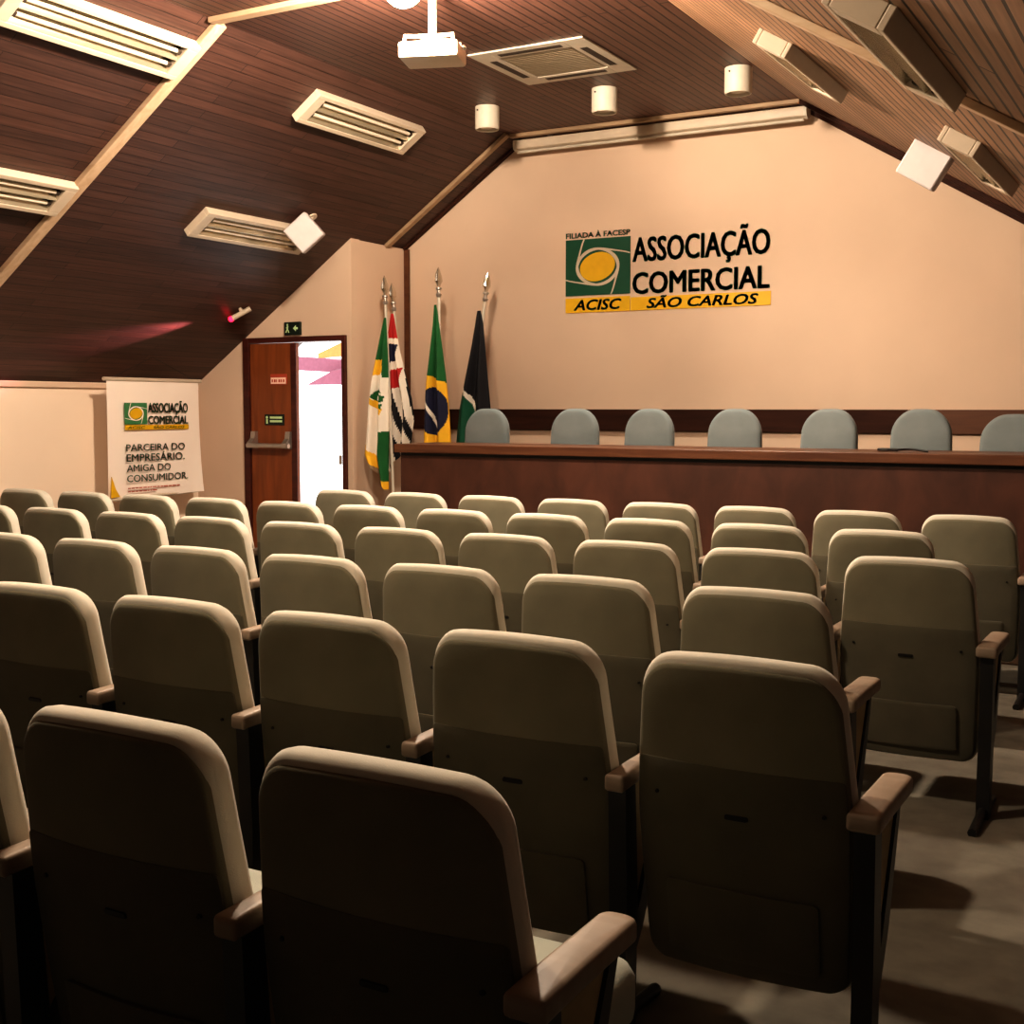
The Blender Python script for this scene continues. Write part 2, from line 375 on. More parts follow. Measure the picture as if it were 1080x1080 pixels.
ex = thing('exit_sign', 'small dark green exit sign with running figure, mounted above the doorway', 'sign', (-6.895, YD, 2.075))
b = BM(); box(b, -.085, .085, -.03, 0, 0, .11, .004); obj('sign_plate', b, M['sign_black'], ex)
b = BM()
T = Matrix.Translation((-.045, -.033, .085)) @ Matrix.Rotation(PI/2, 4, 'X'); lathe(b, [(0, 0), (.009, 0), (.009, .002), (0, .002)], 12, T)
for p in ([(-.05, .075), (-.036, .075), (-.04, .045), (-.055, .045)], [(-.055, .045), (-.045, .045), (-.058, .02), (-.07, .022)], [(-.046, .05), (-.038, .046), (-.026, .022), (-.036, .018)], [(-.05, .072), (-.062, .06), (-.058, .055), (-.048, .064)]):
    poly_prism(b, p, -.0335, -.031)
obj('running_figure', b, M['sign_light'], ex)
b = BM(); poly_prism(b, [(.066, .046), (.066, .064), (.045, .064), (.045, .08), (.015, .055), (.045, .03), (.045, .046)], -.0335, -.031)
obj('exit_arrow', b, M['sign_light'], ex)

# outside the doorway
b = BM(); box(b, -16, -5.5, YD+.14, 20, -.14, -.02); struct('outside_floor', b, M['outside_white'])
b = BM(); poly_prism(b, [(-11.6, 2.0), (-10.9, 1.96), (-10.4, 2.06), (-9.6, 2.06), (-9.6, 2.3), (-10.7, 2.12), (-11.0, 2.16), (-11.6, 2.2)], 14, 15.5)
tag(obj('neighbouring_roof', b, M['outside_purple']), 'purplish roof edge seen outside through the open doorway', 'roof', kind='structure')
b = BM(); poly_prism(b, [(-11.2, 1.78), (-10.2, 1.78), (-10.2, 2.05), (-10.75, 1.97)], 13.9, 13.98)
tag(obj('neighbouring_gable', b, M['outside_purple']), 'mauve gable end seen outside through the open doorway', 'roof', kind='structure')

b = BM(); poly_prism(b, [(-10.75, 2.14), (-9.6, 2.2), (-9.6, 2.34), (-10.3, 2.36), (-10.75, 2.2)], 13.6, 13.7)  # flat slab in place of an orange glow outside
tag(obj('outside_glow', b, M['outside_orange']), 'orange canopy seen outside at the top of the open doorway', 'glow', kind='structure')

# ------------------------------------------------------------------ wall sign
def emblem(parent, w, h, x0, z0, d, mg, mw, my):
    b = BM(); box(b, x0, x0+w, -d, 0, z0, z0+h); sq = obj('emblem_square', b, mg, parent)
    cx, cz = x0+w/2, z0+h/2
    b = BM()
    for q in range(4):
        a0 = q*PI/2; L = []
        N = 26
        for i in range(N+1):
            t = i/N
            if t < .3:
                u = t/.3; x, z = -.21-.11*u**.8, .5-.46*u
                tx, tz = -.11*.8*max(u, .05)**-.2, -.46
            else:
                u = (t-.3)/.7; an = PI-.13+u*1.9; r = .318-.014*u
                x, z = r*math.cos(an), r*math.sin(an); tx, tz = -math.sin(an), math.cos(an)
            wd = .011+.024*math.sin(PI*t)**2*(.35+.65*t)
            if t > .85: wd *= max(.05, (1-t)/.15)
            l = math.hypot(tx, tz); L.append((x, z, -tz/l*wd, tx/l*wd))
        def P(x, z): return (cx+w*(x*math.cos(a0)-z*math.sin(a0)), -d-.001-.0005*q, cz+h*(x*math.sin(a0)+z*math.cos(a0)))
        vs = [(b.verts.new(P(x+nx, min(z+nz, .5) if i < 3 else z+nz)), b.verts.new(P(x-nx, min(z-nz, .5) if i < 3 else z-nz))) for i, (x, z, nx, nz) in enumerate(L)]
        for (p, q1), (r, s) in zip(vs, vs[1:]): b.faces.new((p, q1, s, r))
    obj('emblem_swirl', b, mw, sq)
    b = BM(); pts = []
    for k in range(48):
        a = 2*PI*k/48; r = .262+.02*math.cos(2*(a-.6))
        pts.append((cx+w*r*math.cos(a), cz+h*r*math.sin(a)))
    poly_prism(b, pts, -d-.004, -d); obj('emblem_disc', b, my, sq)
S = thing('wall_sign', 'large green and yellow association sign lettered on the cream front wall', 'sign', (-4.697, YF-.001, 2.232))
emblem(S, .577, .452, 0, .137, .006, M['green'], M['white'], M['yellow'])
b = BM(); box(b, 0, .577, -.006, 0, 0, .118); box(b, .583, 1.735, -.006, 0, 0, .105); yb = obj('yellow_band', b, M['yellow'], S)
obj('band_lettering', text_bm('ACISC', .43, .088, .06, .25, .075, .016, .0085), M['letter'], yb)
obj('band_lettering', text_bm('SÃO CARLOS', .92, .1, .05, .25, .72, .012, .0085), M['letter'], yb)
obj('lettering', text_bm('ASSOCIAÇÃO', 1.13, .285, .026, 0, .595, .335, .006), M['letter'], S)
obj('lettering', text_bm('COMERCIAL', 1.13, .175, .045, 0, .595, .125, .006), M['letter'], S)
obj('lettering', text_bm('FILIADA À FACESP', .575, .055, .05, 0, 0, .6, .006), M['letter'], S)

# ------------------------------------------------------------------ hanging banner (faces into the room, along the left wall)
Bn = thing('hanging_banner', 'white hanging banner with green logo and text in the left corner', 'banner', (-7.72, 7.07, .70), PI/2)
BW, BH = 1.03, .985                       # local x runs along the wall, local -y faces the room
b = BM(); nx_, nz_ = 24, 24; g = []
for j in range(nz_+1):
    row = []
    for i in range(nx_+1):
        u, v = i/nx_, j/nz_
        x = u*BW+.03*(1-v)*(.5-u)*0; y = .015*math.sin(u*5+.5)*(1-v)**2-.035*(max(0, u-.85)/.15)**2*(1-v)**3
        row.append(b.verts.new((x, y, v*BH+.03*(1-v)*u)))
    g.append(row)
for j in range(nz_):
    for i in range(nx_): b.faces.new((g[j][i], g[j][i+1], g[j+1][i+1], g[j+1][i]))
obj('banner_sheet', b, M['paper'], Bn, smooth=60)
b = BM(); tube(b, [(-.03, 0, BH), (BW+.03, 0, BH)], .016, 12); obj('top_rod', b, M['white'], Bn, smooth=40)
b = BM(); tube(b, [(.02, .0, .01), (BW-.02, .0, .035)], .013, 12); obj('bottom_rod', b, M['white'], Bn, smooth=40)
b = BM()
for x in (.06, BW-.06): tube(b, [(x, 0, BH+.012), (BW/2-.01, 0, 1.145+.03)], .0025, 6)
tube(b, [(BW/2-.01, 0, 1.17), (BW/2-.01, 0, 1.20)], .004, 6)
obj('string', b, M['darkmetal'], Bn)
BL = .022
lg = bpy.data.objects.new('logo', None); C.objects.link(lg); lg.parent = Bn; lg.location = (.16, -BL, .575)
emblem(lg, .245, .175, 0, .045, .002, M['banner_letter'], M['paper'], M['yellow'])
b = BM(); box(b, 0, .72, -.002, 0, 0, .038); obj('yellow_band', b, M['yellow'], lg)
obj('lettering', text_bm('ACISC', .19, .024, .05, .2, .03, .006, .0035), M['banner_letter'], lg)
obj('lettering', text_bm('SÃO CARLOS', .36, .027, .05, .2, .31, .006, .0035), M['banner_letter'], lg)
obj('lettering', text_bm('ASSOCIAÇÃO', .46, .12, .03, 0, .255, .12, .002), M['banner_letter'], lg)
obj('lettering', text_bm('COMERCIAL', .46, .07, .05, 0, .255, .043, .002), M['banner_letter'], lg)
for tx, w, z in (('PARCEIRA DO', .66, .40), ('EMPRESÁRIO.', .655, .315), ('AMIGA DO', .49, .232), ('CONSUMIDOR.', .69, .148)):
    hgt = .058 if tx[0] != 'E' else .078
    obj('lettering', text_bm(tx, w, hgt, .025, 0, .17, z, BL+.002), M['banner_letter'], Bn)
b = BM()
for z, n in ((.092, 14), (.066, 8)):
    x = .18; rr = random.Random(3)
    for i in range(n):
        w = rr.uniform(.02, .05); box(b, x, x+w, -BL-.002, -BL, z, z+.011); x += w+.008
obj('small_print', b, M['red_print'], Bn)
b = BM(); poly_prism(b, [(.002, .03), (.095, .035), (.05, .10), (.012, .2)], -BL, -BL+.006); obj('yellow_corner', b, M['yellow'], Bn)

# ------------------------------------------------------------------ flags
def px2m(x, y, Y=8.55): return (-6.037+(x-409)*.00935+(Y-8.55)*(-.704+.00106*(x-409)), 1.45+(1.08-(y-293)*.00787)*Y/8.55)
def interp(t, pts):
    for (a, u), (c, v) in zip(pts, pts[1:]):
        if t <= c: return u+(v-u)*(t-a)/(c-a)
    return pts[-1][1]
def inside(x, y, P):
    r = False; n = len(P)
    for i in range(n):
        (x1, y1), (x2, y2) = P[i], P[(i+1) % n]
        if (y1 > y) != (y2 > y) and x < (x2-x1)*(y-y1)/(y2-y1)+x1: r = not r
    return r
def flag(label, y, top, base_x, left, right, bottom, colour, mats, folds, seed):
    """left/right: cloth edges as (height row, column) pairs on the cloth plan; bottom(s): row of the lower edge"""
    tx, tz = px2m(*top, y)
    F = thing('flag_on_pole', label, 'flag', (base_x, y, .35), group=None)
    O = Vector((base_x, y, .35)); tip = Vector((tx, y, tz))-O
    b = BM(); lathe(b, [(0, 0), (.1, 0), (.1, .025), (.08, .04), (.03, .05), (.025, .14), (0, .14)], 24); obj('base', b, M['dark_wood'], F, smooth=40)
    d = tip.normalized()
    b = BM(); tube(b, [d*.06, tip-d*.2], .0125, 12); pole = obj('pole', b, M['offwhite'], F, smooth=50)
    q = d.to_track_quat('Z', 'Y').to_matrix().to_4x4(); Tm = Matrix.Translation(tip-d*.15) @ q @ Matrix.Diagonal((1.35, .7, 1.15, 1))
    b = BM(); lathe(b, [(0, 0), (.014, .0), (.02, .03), (.036, .05), (.03, .085), (.014, .125), (0, .15)], 12, Tm); fin = obj('finial', b, M['chrome'], F, smooth=30)
    b = BM(); lathe(b, [(.014, -.07), (.022, -.06), (.024, -.045), (.014, -.035), (.013, -.015), (.024, -.008), (.024, .006), (.012, .012)], 14, Matrix.Translation(tip-d*.15) @ q); obj('finial_collar', b, M['alu'], fin, smooth=40)
    b = BM(); ns, nt = 44, 150; rr = random.Random(seed); ph = rr.uniform(0, 6)
    g = []; t0 = left[0][0]
    for j in range(nt+1):
        row = []
        for i in range(ns+1):
            s = i/ns; py = t0+(bottom(s)-t0)*j/nt
            l, r_ = interp(py, left), interp(py, right)
            pxx = l+(r_-l)*s
            X, Z = px2m(pxx, py, y); k = min(1, (j/nt)*2.2+.06)
            yy = math.sin(s*folds*2*PI+ph+.6*j/nt)*.035*k-.03-.03*k
            row.append((b.verts.new((X-base_x, yy, Z-.35)), pxx, py))
        g.append(row)
    for j in range(nt):
        for i in range(ns):
            q4 = (g[j][i], g[j][i+1], g[j+1][i+1], g[j+1][i])
            f = b.faces.new([w[0] for w in q4]); f.smooth = True
            f.material_index = colour(sum(w[1] for w in q4)/4, sum(w[2] for w in q4)/4)
    obj('cloth', b, [M[m] for m in mats], F)
    return F
def col1(x, y):      # 0 green 1 yellow 2 white 3 grey
    if y < 379 or (x > 409 and y < 398): return 0
    if y < 395-(x-402)*.3: return 1
    if inside(x, y, [(397, 418), (406, 404), (410, 418), (408, 432)]): return 2 if abs(math.hypot(x-407, y-420)-5) < 1. else 0
    if inside(x, y, [(392, 421), (396, 418), (409, 431), (407, 438)]): return 1
    if x > 404.5 and y > 455: return 1 if y > 507 else 0
    e = (x-386)*1.0
    if y > 480+e*.93: return 3
    if y > 468+e*.93: return 1
    return 2
flag('green, yellow and white flag with small emblem, on the leftmost pole beside the table', 8.5, (407, 293), -5.93,
     [(335, 408.5), (380, 398.5), (400, 394.5), (430, 390), (465, 387.5), (480, 385.5), (516, 403)], [(335, 411), (380, 413), (450, 414), (516, 413)],
     lambda s: 482+34*min(1, s*1.3), col1, ['f_green', 'f_yellow', 'f_white', 'f_grey'], 2.2, 1)
def col2(x, y):      # 0 red 1 white 2 navy 3 black
    k = (x-415)*.35
    if y < 357: return 0
    if y < 362+k*.5: return 1
    if y < 382-k*.6: return 2 if x < 423.5 else 1
    if y < 391-k*.7: return 1
    if y < 411-k*.9 and 412.5 < x < 428.5: return 0
    if x < 414.5: return 1
    u = (x-416)-(y-408)*.19
    return 3 if (u % 8.5) < 4.2 else 1
flag('red, navy and black-and-white striped flag, second pole from the left', 8.72, (415, 301), -5.9,
     [(331, 416), (350, 414), (380, 412.5), (400, 411), (425, 409), (466, 408), (520, 408)], [(331, 418.5), (345, 421), (370, 425), (395, 431), (420, 437.5), (440, 440), (470, 436), (520, 434)],
     lambda s: 505-40*s, col2, ['f_red', 'f_white', 'f_navy', 'f_black'], 2.6, 5)
def col3(x, y):      # 0 green 1 yellow 2 navy 3 white
    if abs((x-455)*3.3-(y-421)-((x-455)**2)*.04) < 3.2 and ((x-463)/13)**2+((y-433)/25)**2 < 1: return 3
    if ((x-463)/12.5)**2+((y-433)/25)**2 < 1: return 2
    if y < 395+(x-456)*.5: return 0
    if y > 476-(x-456)*.4: return 0
    return 1
flag('green and yellow flag with navy disc, third pole from the left behind the table', 8.55, (464, 288), -5.5,
     [(324, 461.5), (345, 460.5), (390, 456.5), (410, 454.5), (440, 453), (520, 452)], [(324, 464), (370, 470), (400, 473.5), (425, 476), (468, 478.5), (520, 480)],
     lambda s: 500+12*s, col3, ['f_green', 'f_yellow', 'f_navy', 'f_white'], 1.8, 9)
def col4(x, y):      # 0 black 1 dark green 2 white
    e = math.hypot((x-489)/16.5, (y-452)/41)
    return 1 if e < 1-.0 and e < .93 else (2 if e < 1.06 else 0)
flag('black flag with green lower field, on the leaning rightmost pole', 8.8, (514, 296), -5.52,
     [(332, 505), (365, 499.5), (405, 491.5), (430, 487), (465, 483.5), (520, 481)], [(332, 508.5), (345, 511), (390, 514.5), (430, 518), (470, 520.5), (520, 522)],
     lambda s: 505-8*s, col4, ['f_black', 'f_dkgreen', 'f_white'], 2.0, 13)

# ------------------------------------------------------------------ long table on the stage
Tb = thing('conference_table', 'long dark brown wooden conference table with a closed front, on the stage', 'table', (-2.4, 7.6, .35))
tx0, tx1 = -5.31+2.4, -.35+2.4
b = BM(); box(b, tx0, tx1, 0, .6, .775, .838, .006); obj('tabletop', b, M['table_top'], Tb)
b = BM(); box(b, tx0+.03, tx1-.03, .045, .075, 0, .752, .003); obj('front_panel', b, M['table_front'], Tb)
b = BM(); box(b, tx0+.03, tx1-.03, .05, .07, .752, .775); obj('shadow_gap', b, M['black'], Tb)
for x in (tx0+.03, -.85, tx1-.06):
    b = BM(); box(b, x, x+.03, .076, .55, 0, .775, .003); obj('side_panel', b, M['table_front'], Tb)
b = BM()
pts = []
for i in range(60):
    t = i/59; a = t*4*PI
    pts.append((-1.75+.055*math.cos(a)+.0*t, 7.78+.05*math.sin(a), 1.197+.008*t) if t < .8 else (-1.70+(t-.8)*1.0, 7.75+.02*math.sin(t*30), 1.2+.006*math.sin((t-.8)*20)))
tube(b, pts, .007, 8); tag(obj('black_cable', b, M['black'], None, smooth=50), 'small black cable lying coiled on the tabletop near its right end', 'cable')

# chairs behind the table
def make_office():
    r = thing('office_chair', '', 'chair')
    b = BM(); ol = rounded(.2, .62, 1.08, .06, .15, n=9, wtop=.185, arch=.02)
    slab(b, ol, [(0, .02), (.006, .006), (.02, 0), (.05, 0), (.066, .008), (.072, .025)], lambda x, d, z: (x, -.02-d+.1*(1.08-z)*0-.25*x*x+.06*(z-.62), z), bulge=.012)
    obj('backrest', b, M['blue_fabric'], r, smooth=50)
    b = BM(); ol = rounded(.235, -.235, .235, .09, .09, n=6)
    slab(b, ol, [(0, .03), (.015, .004), (.03, 0), (.055, 0), (.072, .01), (.08, .03)], lambda x, d, z: (x, -.33+z, .42+d), bulge=.01)
    obj('seat', b, M['blue_fabric'], r, smooth=50)
    b = BM(); tube(b, [(0, -.25, .41), (0, -.06, .41), (0, -.0, .46), (0, .005, .7)], .02, 8); obj('back_bar', b, M['darkmetal'], r, smooth=50)
    b = BM(); lathe(b, [(.028, .12), (.028, .28), (.018, .28), (.018, .42)], 14, Matrix.Translation((0, -.32, 0))); obj('pedestal', b, M['darkmetal'], r, smooth=40)
    b = BM(); lathe(b, [(.04, .07), (.045, .1), (.03, .14)], 12, Matrix.Translation((0, -.32, 0)))
    ends = []
    for k in range(5):
        a = k*2*PI/5+.3; e = Vector((.235*math.cos(a), -.32+.235*math.sin(a), .07)); ends.append(e)
        tube(b, [(0, -.32, .1), e], [.022, .014], 8)
    base = obj('star_base', b, M['darkmetal'], r, smooth=40)
    for e in ends:
        b = BM(); tube(b, [(e.x-.02, e.y, .03), (e.x+.02, e.y, .03)], .03, 12); tube(b, [(e.x, e.y, .03), (e.x, e.y, .075)], .008, 6)
        obj('caster', b, M['black'], base, smooth=40)
    return r
off = make_office()
oc = [(-4.925, 'leftmost, in front of the leaning flag pole'), (-4.165, 'second from the left end'), (-3.56, 'third from the left end'), (-2.92, 'fourth from the left, in the middle'),
      (-2.255, 'third from the right end'), (-1.66, 'second from the right, behind the black cable'), (-1.09, 'rightmost and slightly lower')]
for i, (x, w) in enumerate(oc):
    o = off if i == 0 else dup(off)
    o['label'] = 'blue-grey round-backed chair behind the long table, '+w; o['category'] = 'chair'; o['group'] = 'blue chairs behind the long table'
    o.location = (x, 8.36, .35 if i < 6 else .322)
    if i == 6: o.location.z = .35; o.scale = (1.08, 1, .972)
    o.rotation_euler.z = (0, .05, -.04, .03, -.05, .02, 0)[i]+0

# ------------------------------------------------------------------ auditorium chairs
def ymap(z): return .10*(max(0, .93-z)/.74)**1.25
def bmap(off): return lambda x, d, z: (x, off+d+ymap(z)+.42*x*x, z)
def make_support(side, parent):
    x = .28*side
    b = BM()
    poly_prism(b, [(.035, .0), (.095, .0), (.105, .30), (.085, .585), (.03, .585), (.04, .30)], x-.022, x+.022, 'X')      # rear post
    poly_prism(b, [(.275, .585), (.305, .585), (.205, .31), (.15, .22), (.10, .16), (.10, .24), (.14, .30)], x-.015, x+.015, 'X')   # front strut
    lg_ = obj('leg', b, M['darkmetal'], parent)
    b = BM(); poly_prism(b, [(.087, .578), (.27, .578), (.14, .318), (.105, .27)], x-.008, x+.008, 'X'); obj('side_panel', b, M['tan_panel'], lg_)
    b = BM()
    tube(b, [(x, -.17, .012), (x, -.05, .02), (x, .06, .03), (x, .2, .02), (x, .27, .012)], .016, 8)
    obj('foot', b, M['darkmetal'], lg_, smooth=50)
    b = BM(); ol = rounded(.0245, .0, .335, .008, .02, n=5, wtop=.024)
    slab(b, ol, [(0, .006), (.004, .001), (.008, 0), (.03, 0), (.036, .002), (.039, .006)], lambda u, d, w: (x+u, w+.01, .586+d-.03*max(0, .12-w)), bulge=.002)
    obj('armrest', b, M['arm'], parent, smooth=45)
def make_chair():
    r = thing('auditorium_chair', '', 'chair')
    def taper(o):      # widest at arm height, narrower towards the top and a little towards the bottom
        return [(x*(1-.125*max(0, (z-.56)/.35)**1.1-.05*max(0, (.56-z)/.39)**1.5), z) for x, z in o]
    ol = taper(rounded(.25, .17, .905, .055, .075, n=8, arch=.012))
    b = BM(); slab(b, ol, [(.008, .012), (.012, .005), (.018, .001), (.03, -.003), (.056, .0), (.074, .009), (.084, .024), (.088, .04)], bmap(0), bulge=.014)
    obj('backrest', b, M['cushion'], r, smooth=40)
    ol1 = taper(rounded(.246, .174, .886, .05, .07, n=8, arch=.012))  # top edge set low, leaving a pale rim painted as lit
    b = BM(); slab(b, ol1, [(.001, .012), (.003, .004), (.006, .001), (.016, -.0015), (.022, .002)], bmap(0)); obj('rear_cover', b, M['cover'], r, smooth=40)
    ol2 = taper(rounded(.242, .176, .672, .046, .012, n=8))
    b = BM(); slab(b, ol2, [(-.002, .007), (-.0005, .0015), (.003, .0), (.012, .001)], bmap(0), back_bulge=0)
    sh = obj('back_shell', b, M['shell'], r, smooth=40)
    # raised lower pocket panel, slot and screws on the rear
    ol3 = [(x, z) for x, z in rounded(.175, .215, .385, .012, .012, n=3)]
    b = BM(); slab(b, ol3, [(-.010, .006), (-.008, .0), (.002, 0)], bmap(-.001)); obj('lower_panel', b, M['shell'], sh, smooth=35)
    b = BM()
    for k in range(2): pass
    slab(b, rounded(.028, .553, .567, .006, .006, n=3), [(-.0035, .002), (.002, 0)], bmap(-.002)); obj('slot', b, M['black'], sh)
    for s in (-1, 1):
        b = BM(); slab(b, rounded(.005, .585, .595, .0045, .0045, n=3, m=3), [(-.004, .001), (.002, 0)], lambda x, d, z, s=s: bmap(-.002)(x+.19*s, d, z)); obj('screw', b, M['black'], sh)
    b = BM(); ol = rounded(.235, .12, .555, .05, .06, n=6)
    slab(b, ol, [(0, .02), (.012, .003), (.03, 0), (.085, 0), (.105, .012), (.115, .035)], lambda x, d, z: (x, z, .345+d-.03*max(0, .3-z)), bulge=.012)
    obj('seat', b, M['seat'], r, smooth=50)
    b = BM(); box(b, -.25, .262, .13, .17, .335, .365, .004); obj('seat_bar', b, M['darkmetal'], r)
    make_support(1, r)
    return r
ROWS = [('row nearest the table', -4.986, 6.581, 0, 7), ('second row from the table', -4.075, 5.592, -5, 5), ('third row from the table', -3.185, 4.599, -5, 4),
        ('fourth row from the table', -2.298, 3.574, -4, 2), ('fifth row from the table', -1.435, 2.574, -3, 1), ('sixth and rearmost row', -1.098, 1.543, -2, 0)]
ORD = ['at the aisle end of the', 'second from the aisle in the', 'third from the aisle in the', 'fourth from the aisle in the', 'fifth from the aisle in the', 'sixth from the aisle in the', 'seventh from the aisle in the',
       'eighth from the aisle in the', 'ninth from the aisle in the', 'tenth from the aisle in the', 'eleventh from the aisle in the']
proto = make_chair(); first = True; row_ends = []; aisle_arms = []
for rn, x0, y, k0, k1 in ROWS:
    for k in range(k0, k1+1):
        o = proto if first else dup(proto); first = False
        o['label'] = 'grey-green auditorium chair, '+ORD[k1-k]+' '+rn; o['category'] = 'chair'; o['group'] = 'grey-green auditorium chairs in rows'
        o.location = (x0+.56*k, y-.075, 0); o.rotation_euler.z = 0
        if k == k0: row_ends.append(o)
        if k == k1:          # broader armrest on the aisle
            for c in o.children:
                if c.name.startswith('armrest'): aisle_arms.append(c)
# the outer arm and leg at the left end of each row
for o in row_ends: make_support(-1, o)
for c in aisle_arms: c.scale.x = 1.45; c.location.x = -.28*.45

# ------------------------------------------------------------------ fluorescent fixtures
def fixture(Tm, L, W, H, label, tubes=2):
    r = thing('ceiling_light', label, 'ceiling light', group='unlit fluorescent ceiling lights'); r.matrix_world = Tm
    fr = .2*W; e = .085
    b = BM()
    for q in ((-W/2, -W/2+fr*.62, -L/2, L/2), (W/2-fr*.62, W/2, -L/2, L/2), (-W/2+fr*.62, W/2-fr*.62, -L/2, -L/2+e), (-W/2+fr*.62, W/2-fr*.62, L/2-e, L/2)):
        box(b, *q, 0, H, .004)
    obj('housing', b, M['white'], r)
    i0, i1, j = -W/2+fr*.62, W/2-fr*.62, L/2-e
    b = BM(); m = (i0+i1)/2; n = 10; pr = []
    for h0, h1 in ((i0, m), (m, i1)):
        for k in range(n+1):
            t = k/n; pr.append((h0+(h1-h0)*t, H*.92-H*.8*math.sin(PI*t)**.8))
    A = [b.verts.new((x, -j, z)) for x, z in pr]; B = [b.verts.new((x, j, z)) for x, z in pr]
    for k in range(len(pr)-1): b.faces.new((A[k], A[k+1], B[k+1], B[k]))
    obj('reflector', b, M['reflector'], r, smooth=50)
    for s in (-1, 1):
        x = s*(i1-i0)/4
        b = BM(); tube(b, [(x, -j+.03, H*.55), (x, j-.03, H*.55)], .013, 12); t = obj('tube', b, M['tube'], r, smooth=50)
        for ys in (-1, 1):
            b = BM(); box(b, x-.016, x+.016, ys*(j-.016)-.014, ys*(j-.016)+.014, .01, H*.8, .003); obj('socket', b, M['slot'], t)
    return r
fixture(on_left(-5.345, 4.905), 1.27, .27, .06, 'unlit fluorescent ceiling light at the top left, highest on the left slope')
fixture(on_left(-6.385, 4.905), 1.27, .27, .06, 'unlit fluorescent ceiling light at the left edge, ending at the pale strip')
fixture(on_left(-5.365, 7.30), 1.26, .26, .06, 'unlit fluorescent ceiling light on the left slope, nearest the projector')
fixture(on_left(-6.37, 7.30), 1.24, .26, .06, 'unlit fluorescent ceiling light on the left slope beside the white speaker')
fixture(on_right(-1.79, 6.05), .97, .18, .07, 'unlit fluorescent ceiling light on the right slope nearest the screen case')
fixture(on_right(-.86, 3.95), 1.04, .2, .07, 'unlit fluorescent ceiling light at the top right crossing the pale strip')
fixture(on_right(-1.015, 6.4), 1.2, .18, .07, 'unlit fluorescent ceiling light on the right slope beside the square speaker')

# ------------------------------------------------------------------ speakers
def speaker(Tm, Tf, size, label):
    r = thing('wall_mount_speaker', label, 'speaker', group='white square ceiling speakers'); r.matrix_world = Tf
    h = size/2
    b = BM(); box(b, -h, h, -.06, .06, -h, h, .012); obj('cabinet', b, M['speaker'], r, smooth=40)
    b = BM(); box(b, -h+.008, h-.008, -.066, -.06, -h+.008, h-.008, .003); obj('front_grille', b, M['speaker'], r)
    inv = Tf.inverted(); p = inv @ Tm.translation
    b = BM(); tube(b, [(0, .05, 0), tuple(p)], .016, 8); lathe(b, [(.04, 0), (.04, .012), (.0, .012)], 14, inv @ Tm); obj('bracket', b, M['white'], r, smooth=50)
    return r
Rz, Rx, Ry = (lambda a: Matrix.Rotation(a, 4, 'Z')), (lambda a: Matrix.Rotation(a, 4, 'X')), (lambda a: Matrix.Rotation(a, 4, 'Y'))
speaker(on_left(-6.17, 7.75), Matrix.Translation((-6.14, 7.62, 2.79)) @ Rz(.45) @ Ry(-.72) @ Rx(.12), .225, 'white square speaker tilted on the left ceiling slope')
speaker(on_right(-1.42, 7.62), Matrix.Translation((-1.50, 7.45, 2.85)) @ Rz(.1) @ Ry(.56) @ Rx(.1), .24, 'white square speaker tilted on the right ceiling slope')

# ------------------------------------------------------------------ air conditioner, downlights, screen case, projector, bulb, red torch lamp
A = thing('ceiling_air_conditioner', 'square white cassette air conditioner set in the flat ceiling', 'air conditioner'); A.matrix_world = on_flat(-3.797, 7.25)
b = BM(); h = .405
for q in ((-h, -.26, -h, h), (.26, h, -h, h), (-.26, .26, -h, -.26), (-.26, .26, .26, h)): box(b, *q, 0, .010, .003)
obj('panel_frame', b, M['offwhite'], A)
b = BM(); box(b, -.255, .255, -.255, .255, -.006, .006, .002); gr = obj('intake_grille', b, M['grille'], A)
b = BM()
for k in range(15): box(b, -.24, .24, -.235+k*.033, -.228+k*.033, .0062, .0085)
obj('grille_bars', b, M['grille'], gr)
for q in ((-.345, -.295, -.22, .22), (.295, .345, -.22, .22), (-.22, .22, -.345, -.295), (-.22, .22, .295, .345)):
    b = BM(); box(b, *q, .0102, .012, .0005); obj('air_slot', b, M['slot'], A)
for x, y, w in ((-4.785, 8.08, 'leftmost, above the sloping strip'), (-3.805, 8.03, 'middle one of the three'), (-2.815, 7.98, 'rightmost, near the right slope')):
    r = thing('ceiling_downlight', 'white cylinder downlight on the flat ceiling, '+w, 'downlight', group='white cylinder downlights'); r.location = (x, y, CZ-.165)
    b = BM(); lathe(b, [(.0, .165), (.09, .165), (.09, .012), (.085, 0), (.076, 0), (.074, .03), (0, .03)], 28); obj('cylinder', b, M['offwhite'], r, smooth=40)
    b = BM(); lathe(b, [(0, .01), (.05, .012), (.066, .03), (.066, .0305), (0, .0305)], 20); obj('lamp', b, M['tube'], r, smooth=50)
    b = BM(); tube(b, [(-.03, -.088, .13), (-.03, -.094, .13)], .006, 8); obj('screw', b, M['slot'], r)
Sc = thing('projection_screen', 'long white rolled-up projection screen case along the top of the front wall', 'projection screen', (-3.885, 9.08, 3.592))
b = BM(); pr = [(-.05, .04), (-.055, .01), (-.045, -.025), (-.01, -.04), (.03, -.035), (.05, 0), (.05, .045), (0, .055)]
poly_prism(b, pr, -1.205, 1.205, 'X'); obj('case', b, M['white'], Sc, smooth=50)
for s in (-1, 1):
    b = BM(); poly_prism(b, [(u*1.08, w*1.08) for u, w in pr], s*1.205-.012, s*1.205+.012, 'X'); obj('end_cap', b, M['offwhite'], Sc)
b = BM(); tube(b, [(-1.19, -.02, -.05), (1.19, -.02, -.05)], .012, 8); obj('bottom_bar', b, M['offwhite'], Sc, smooth=50)
b = BM()
for x in (-.9, .9): box(b, x-.02, x+.02, -.01, .01, .045, .078)
obj('ceiling_clip', b, M['alu'], Sc)

